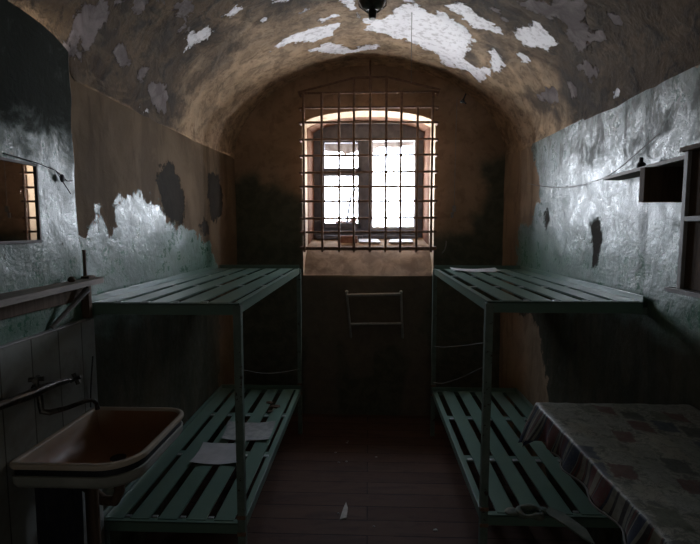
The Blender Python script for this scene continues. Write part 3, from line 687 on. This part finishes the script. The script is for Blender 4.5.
a = MB(); a.loft([rr(BZ-.046, .010), rr(BZ-.048, .004), rr(BZ-.075, .006), rr(BZ-.092, .018), rr(BZ-.096, .05), rr(BZ-.14, .13)], close_last=True)
a.build('skirt', M['skirt'], parent=s_, smooth=50)
a = MB(); a.lathe([(.02, 0), (.03, .002), (.03, .006), (.0, .006)], (-.98, 1.78, BZ-.1195), 16); a.build('drain', M['black'], parent=s_)
a = MB(); a.tube([(-1.075, 1.75, 0), (-1.075, 1.75, .84)], .024, 12); a.lathe([(.024, .78), (.032, .785), (.032, .82), (.024, .825)], (-1.075, 1.75, 0), 14); a.build('leg', M['wood_dark'], parent=s_, smooth=40)
a = MB(); a.tube([(-.98, 1.78, .85), (-.98, 1.78, .72), (-1.0, 1.78, .68), (-1.06, 1.80, .67), (-1.12, 1.82, .70), (-1.18, 1.84, .72), (-1.214, 1.84, .72)], .02, 10); a.build('trap_pipe', M['wood_dark'], parent=s_, smooth=50)
# cloth hanging under the basin
a = MB(); rows = []
for z in lin(.12, .834, .04):
    rows.append([(-1.20+.17*i/24, 1.60+.012*math.sin(i*1.3+z*2)+.01*noise.noise(Vector((i*.3, z*3, 0))), z) for i in range(25)])
a.loft(rows+[[(x, y+.004, z) for x, y, z in r] for r in rows[::-1]], cyclic=False)
tag(a.build('hanging_cloth', M['navy'], base=(-1.12, 1.6, .87), smooth=60), 'dark navy cloth hanging under the basin', 'cloth')

# wall tap
f = thing('wall_tap', (-1.216, 1.74, 1.12), 'tarnished mixer tap with a swan spout on the white faced wall', 'tap')
a = MB(); a.tube([(-1.175, 1.30, 1.20), (-1.175, 1.46, 1.192), (-1.175, 1.58, 1.182), (-1.175, 1.65, 1.18), (-1.175, 1.72, 1.175), (-1.175, 1.79, 1.165)], [.014, .014, .018, .018, .014, .012], 12)
a.tube([(-1.225, 1.48, 1.19), (-1.175, 1.48, 1.19)], .016, 10); a.tube([(-1.225, 1.66, 1.178), (-1.175, 1.66, 1.178)], .016, 10); a.build('body', M['tap'], parent=f, smooth=50)
for y, z in ((1.845, 1.155), (1.62, 1.215)):
    a = MB(); end = y > 1.8; zc = z if end else z+.01
    a.tube([(-1.175, 1.78, 1.165), (-1.175, 1.85, z)] if end else [(-1.175, y, 1.18), (-1.175, y, z+.012)], .008, 8)
    for k_ in range(4):
        an = math.pi/2*k_+.4
        e = (-1.175+.024*math.cos(an), y, z+.024*math.sin(an)) if end else (-1.175+.024*math.cos(an), y+.024*math.sin(an), zc)
        a.tube([(-1.175, y, zc), e], [.007, .009], 8)
    a.build('handle', M['tap'], parent=f, smooth=50)
a = MB(); a.tube([(-1.175, 1.63, 1.18), (-1.172, 1.63, 1.125), (-1.165, 1.625, 1.105), (-1.145, 1.635, 1.098), (-1.11, 1.68, 1.098), (-1.07, 1.735, 1.105), (-1.055, 1.755, 1.10), (-1.048, 1.765, 1.085), (-1.046, 1.768, 1.06)], [.011]*4+[.009, .008, .008, .008, .009], 10)
a.build('spout', M['tap'], parent=f, smooth=60)

# ------------------------------------------------------------------ left shelf, mirror and bits
sh = thing('wall_shelf', (-1.2, 1.5, 1.52), 'weathered plank shelf on the left wall above the white facing', 'shelf')
a = MB(); a.slab([(-1.075, .75, 1.54), (-1.125, 1.45, 1.54), (-1.165, 2.06, 1.542), (-1.185, 2.10, 1.542), (-1.245, 2.10, 1.542), (-1.245, .75, 1.54)], (0, 0, -.022)); a.build('plank', M['wood'], parent=sh)
a = MB(); a.box(-1.24, -1.215, .8, 2.04, 1.455, 1.520, .003); a.build('wall_batten', M['wood_dark'], parent=sh)
a = MB(); a.box(-1.24, -1.205, 2.01, 2.035, 1.37, 1.52, .003); a.build('bracket', M['wood_dark'], parent=sh)
a = MB(); a.tube([(-1.225, 1.79, 1.375), (-1.19, 1.98, 1.50)], [.008, .013], 8); a.build('brace', M['wood_pale'], parent=sh)['label'] = 'pale slanted stick brace'
mi = thing('wall_mirror', (-1.225, 1.58, 1.71), 'small spotted mirror on the left wall reflecting the barred window', 'mirror')
MX = -1.214
a = MB(); a.box(MX-.04, MX, 1.40, 1.735, 1.715, 1.985, .002); a.build('glass', M['mirror'], parent=mi)
a = MB(); fx0, fx1 = MX-.035, MX+.006
a.box(fx0, fx1, 1.733, 1.742, 1.708, 1.992, .001).box(fx0, fx1, 1.392, 1.742, 1.984, 1.993, .001).box(fx0, fx1, 1.392, 1.742, 1.706, 1.716, .001).box(fx0, fx1, 1.392, 1.401, 1.708, 1.992, .001)
a.build('frame', M['rustpale'], parent=mi)
mi.rotation_euler = (0, 0, .016)
a = MB(); a.tube([(-1.226, 1.60, 2.01), (-1.222, 1.75, 2.00), (-1.222, 1.86, 1.985), (-1.222, 1.93, 1.95), (-1.224, 1.97, 1.955)], .002, 6); a.tube([(-1.222, 1.86, 1.985), (-1.222, 1.95, 1.90)], .0015, 6)
a.ball((-1.222, 1.90, 1.958), .014, .5, 1, 1.2)
tag(a.build('wall_cable', M['wire_dark'], base=(-1.225, 1.8, 1.95), smooth=60), 'dark cable stub stapled beside the mirror', 'cable')
a = MB(); a.tube([(-1.236, 2.045, 1.54), (-1.236, 2.045, 1.665)], .007, 8); a.box(-1.245, -1.205, 2.02, 2.07, 1.540, 1.552, .003)
tag(a.build('pipe_stub', M['wood_dark'], base=(-1.238, 2.088, 1.54), smooth=40), 'dark pipe stub rising from the far end of the plank shelf', 'pipe')
a = MB(); a.ball((-1.205, 1.90, 1.551), .014, 1, 1.2, .8, 2, .4)
tag(a.build('debris_crumb', M['wood_dark'], base=(-1.205, 1.90, 1.54), smooth=60), 'small dark lump on the plank shelf under the painted wall', 'debris')
a = MB(); a.tube([(-1.205, 2.02, 1.20), (-1.206, 2.005, 1.12), (-1.208, 1.995, 1.04), (-1.208, 1.99, .98)], .003, 6)
tag(a.build('wall_cable', M['wire_dark'], base=(-1.206, 2.0, .98), smooth=60), 'thin dark cable running down the end of the white wall facing', 'cable')

# ------------------------------------------------------------------ right wall shelf, cubby and cabinet
r = thing('corner_shelf', (1.2, 2.1, 1.86), 'thin board shelf with a small dark box beneath on the right wall', 'shelf')
a = MB(); a.slab([(1.10, 1.80, 2.012), (1.17, 2.47, 2.012), (1.285, 2.50, 2.012), (1.285, 1.66, 2.012), (1.09, 1.66, 2.012)], (0, 0, -.014)); a.build('board', M['wood'], parent=r)
a = MB()
a.box(1.083, 1.275, 1.95, 1.985, 1.862, 1.998, .002); a.box(1.13, 1.27, 1.985, 2.02, 1.87, 1.998, .002)
a.build('box', M['wood_dark'], parent=r)
a = MB(); a.ball((1.225, 2.24, 2.035), .020, 1, 1, 1.2, 2, .3); a.tube([(1.225, 2.24, 2.04), (1.225, 2.24, 2.075)], .009, 8)
tag(a.build('small_bottle', M['black'], base=(1.225, 2.24, 2.012), smooth=60), 'tiny dark bottle standing on the right wall board shelf', 'bottle')
c = thing('wall_cabinet', (1.13, 1.25, 1.55), 'open brown wall cabinet with pale edges at the far right', 'cabinet')
CX0, CY0, CY1 = 1.0, .95, 1.585
a = MB(); a.box(CX0+.012, 1.275, CY1-.016, CY1, 1.565, 2.0, .001); a.build('side_panel', M['wood_dark'], parent=c)
a = MB(); a.box(CX0+.012, 1.275, CY0, CY0+.016, 1.565, 2.0, .001); a.build('side_panel', M['wood_dark'], parent=c)
a = MB(); a.box(1.262, 1.275, CY0, CY1, 1.565, 2.0, .001); a.build('back_panel', M['wood_dark'], parent=c)
a = MB(); a.box(CX0-.012, 1.275, CY0-.01, CY1+.008, 2.0, 2.014, .001); a.build('top_board', M['wood_dark'], parent=c)
a = MB(); a.box(CX0+.02, 1.27, CY0, CY1-.01, 1.783, 1.795, .001); a.build('inner_shelf', M['wood_dark'], parent=c)
a = MB(); a.box(CX0-.018, 1.275, CY0-.01, CY1+.03, 1.552, 1.566, .001); a.build('bottom_board', M['wood_pale'], parent=c)
a = MB(); a.box(CX0, CX0+.012, CY1-.018, CY1, 1.566, 2.0, .001).box(CX0, CX0+.012, CY0, CY1-.018, 1.781, 1.797, .001).box(CX0, CX0+.012, CY0, CY0+.018, 1.566, 2.0, .001); a.build('edge_band', M['wood_pale'], parent=c)['label'] = 'pale worn front edge'
for z0, z1 in ((1.568, 1.780), (1.798, 1.998)):
    a = MB(); a.box(CX0+.013, CX0+.018, CY0+.018, CY1-.018, z0, z1, .001); a.build('inset_panel', M['wood_dark'], parent=c)

# hanging cable on the right wall
def sagging(name, pts, r, m, label, cat, base=None):
    a = MB(); P = []
    for i in range(len(pts)-1):
        p0 = Vector(pts[max(i-1, 0)]); p1 = Vector(pts[i]); p2 = Vector(pts[i+1]); p3 = Vector(pts[min(i+2, len(pts)-1)])
        for k_ in range(5):
            t_ = k_/5; P.append(.5*((2*p1)+(p2-p0)*t_+(2*p0-5*p1+4*p2-p3)*t_*t_+(3*p1-p0-3*p2+p3)*t_**3))
    P.append(Vector(pts[-1])); a.tube(P, r, 6)
    return tag(a.build(name, m, base=base or tuple(pts[0]), smooth=60), label, cat)
sagging('hanging_cable', [(1.255, 4.20, 2.165), (1.245, 3.62, 2.07), (1.24, 3.24, 2.025), (1.24, 2.94, 2.01), (1.243, 2.66, 2.02), (1.245, 2.49, 2.05), (1.25, 2.32, 2.11), (1.262, 2.18, 2.17)], .0022, M['wire'], 'thin grey cable sagging across the glossy right wall', 'cable')
# cords by the window
sagging('wall_string', [(.775, 4.36, 2.90), (.770, 4.35, 2.6), (.768, 4.35, 2.2), (.768, 4.35, 1.96)], .0028, M['wire'], 'thin cord hanging on the wall right of the window grille', 'cord')
a = MB(); a.box(.752, .782, 4.338, 4.356, 1.905, 1.96, .004); a.box(.738, .760, 4.338, 4.356, 1.85, 1.90, .004); a.tube([(.765, 4.347, 1.96), (.765, 4.347, 1.90), (.75, 4.347, 1.86)], .004, 6)
tag(a.build('cord_plug', M['wire'], base=(.765, 4.347, 1.85)), 'small pale connector at the end of the cord right of the window', 'plug')
sagging('wire_scrap', [(.712, 4.41, 1.66), (.705, 4.385, 1.60), (.69, 4.385, 1.555), (.668, 4.41, 1.525)], .006, M['wire'], 'short curl of pale wire on the wall right of the sill', 'wire')
sagging('long_string', [(.282, 3.3, 3.20), (.282, 3.3, 3.0), (.283, 3.3, 2.72)], .0022, M['wire'], 'thin pale cord hanging from the vault before the window grille', 'cord')
a = MB(); a.tube([(.80, 4.1, 2.86), (.775, 4.09, 2.80), (.755, 4.08, 2.79)], .007, 6); a.tube([(.775, 4.09, 2.80), (.80, 4.08, 2.775)], .006, 6); a.ball((.775, 4.09, 2.80), .016)
tag(a.build('ceiling_hook', M['black'], base=(.78, 4.1, 2.8), smooth=60), 'small dark hook in the vault above the right bunk', 'hook')
# loose wires tied between the posts
sagging('loose_wire', [(-.576, 3.955, .575), (-.58, 3.4, .72), (-.585, 2.7, .92), (-.576, 2.07, 1.135)], .0011, M['wire_mid'], 'slack wire strung between the posts of the left bunk', 'wire')
sagging('loose_wire', [(.553, 3.955, .47), (.56, 3.5, .61), (.56, 2.8, .88), (.553, 2.18, 1.135)], .0011, M['wire_mid'], 'lower slack wire strung between the posts of the right bunk', 'wire')
sagging('loose_wire', [(.553, 3.955, .78), (.56, 3.5, .885), (.56, 2.8, 1.07), (.553, 2.18, 1.24)], .0011, M['wire_mid'], 'upper slack wire strung between the posts of the right bunk', 'wire')

# towel frame fixed under the window
tr = thing('towel_frame', (.07, 4.39, .78), 'grey metal two rung frame fixed under the window', 'rack')
def rail(n, p, r=.011): a_ = MB(); a_.tube(p, r, 8); return a_.build(n, M['grey_metal'], parent=tr, smooth=50)
rail('upright', [(-.193, 4.36, 1.17), (-.175, 4.37, .97), (-.156, 4.39, .76), (-.156, 4.41, .74)])
rail('upright', [(.302, 4.36, 1.18), (.312, 4.37, .97), (.324, 4.39, .76), (.324, 4.41, .74)])
rail('rung', [(-.193, 4.36, 1.145), (.303, 4.36, 1.16)], .014); rail('rung', [(-.168, 4.378, .875), (.318, 4.38, .885)])
for x in (-.193, .302):
    a = MB(); a.ball((x, 4.36, 1.178), .016); a.tube([(x, 4.36, 1.178), (x, 4.41, 1.178)], .008, 8); a.build('end_cap', M['chipsteel'], parent=tr, smooth=60)

# ceiling lamp
L = thing('ceiling_lamp', (.021, 3.0, 3.19), 'rusted round ceiling lamp with a dark glass dome and nub', 'lamp')
a = MB(); a.lathe([(.03, .15), (.035, .12), (.092, .115), (.098, .10), (.098, .085), (.0, .085)], (.021, 3.0, 3.05), 28); a.build('housing', M['lampdark'], parent=L, smooth=30)
a = MB(); a.lathe([(.080, .086), (.084, .07), (.080, .05), (.064, .022), (.040, .006), (.022, .002), (0, .001)], (.021, 3.0, 3.05), 28); a.build('glass_dome', M['lampglass'], parent=L, smooth=60)
a = MB(); a.lathe([(.0, .012), (.024, .010), (.025, -.02), (.020, -.045), (.006, -.048)], (.021, 3.0, 3.05), 16); a.build('nub', M['lampdark'], parent=L, smooth=40)
a = MB()
for i in range(3):
    an = i*2*math.pi/3+.5; a.tube([(.021+.094*math.cos(an), 3+.094*math.sin(an), 3.14), (.021+.094*math.cos(an), 3+.094*math.sin(an), 3.10), (.021+.03*math.cos(an), 3+.03*math.sin(an), 3.045)], .004, 6)
a.build('guard_wire', M['lampdark'], parent=L, smooth=60)

# floor debris
a = MB(); a.slab([(-.165, 2.75, .006), (-.125, 2.77, .007), (-.120, 2.86, .010), (-.135, 2.93, .010), (-.150, 2.86, .008)], (0, 0, -.006))
tag(a.build('plaster_flake', M['plaster_bit'], base=(-.14, 2.84, 0)), 'pale plaster flake on the floor between the bunks, largest one', 'plaster flake')
for i in range(9):
    x, y = random.uniform(-.42, .42), random.uniform(2.6, 4.1); rr_ = random.uniform(.006, .012)
    a = MB(); a.ball((x, y, rr_*.4), rr_, 1.3, 1, .5, 1, .5)
    tag(a.build('plaster_crumb', M['wood_pale'] if i % 3 else M['plaster_bit'], base=(x, y, 0), smooth=60), 'tiny crumb of plaster on the floor between the bunks', 'crumb', 'crumbs on the floor')

# ------------------------------------------------------------------ daylight
w = bpy.data.worlds.new('overcast_sky'); SC.world = w; w.use_nodes = True
nt = w.node_tree; bg = nt.nodes['Background']
tc = nt.nodes.new('ShaderNodeTexCoord'); sx = nt.nodes.new('ShaderNodeSeparateXYZ'); rp = nt.nodes.new('ShaderNodeValToRGB')
nt.links.new(tc.outputs['Generated'], sx.inputs[0])
mr = nt.nodes.new('ShaderNodeMapRange'); mr.inputs[1].default_value = -.5; mr.inputs[2].default_value = .6
nt.links.new(sx.outputs[2], mr.inputs[0]); nt.links.new(mr.outputs[0], rp.inputs[0])
e = rp.color_ramp.elements; e[0].position = .30; e[0].color = (.95, .93, .90, 1); e[1].position = .55; e[1].color = (.90, .94, 1, 1); e2 = e.new(.88); e2.color = (.36, .40, .46, 1)
nt.links.new(rp.outputs[0], bg.inputs[0]); bg.inputs[1].default_value = 48
pl = bpy.data.lights.new('window_portal', 'AREA'); pl.shape = 'RECTANGLE'; pl.size = 1.06; pl.size_y = 1.0; pl.cycles.is_portal = True
po = bpy.data.objects.new('window_portal', pl); COL.objects.link(po); po.location = (0, 5.07, 2.2); po.rotation_euler = (math.radians(-90), 0, 0)

# faint fill lamp added behind the viewer; the wall there has no door
dl = bpy.data.lights.new('rear_fill_light', 'AREA'); dl.shape = 'RECTANGLE'; dl.size = .9; dl.size_y = 1.9; dl.energy = 2.2; dl.color = (1, .96, .88)
do = bpy.data.objects.new('rear_fill_light', dl); COL.objects.link(do); do.location = (.1, YF+.03, 1.0); do.rotation_euler = (math.radians(90), 0, 0)
# ------------------------------------------------------------------ camera
cam = bpy.data.cameras.new('camera'); co = bpy.data.objects.new('camera', cam); COL.objects.link(co)
cam.sensor_width = 36; cam.lens = 36*480/700; cam.clip_start = .05
pit = math.atan(44/480); yaw = math.atan(18/480)
co.location = (0, 0, 1.76); co.rotation_euler = (math.radians(90)-pit, 0, yaw)
SC.camera = co
vs = SC.view_settings; vs.view_transform = 'Standard'; vs.look = 'None'; vs.gamma = 1; vs.use_curve_mapping = False; vs.exposure = 0
SC.cycles.max_bounces = 12; SC.cycles.diffuse_bounces = 6; SC.cycles.glossy_bounces = 5; SC.cycles.transparent_max_bounces = 8
SC.cycles.use_denoising = True; SC.cycles.sample_clamp_indirect = 10
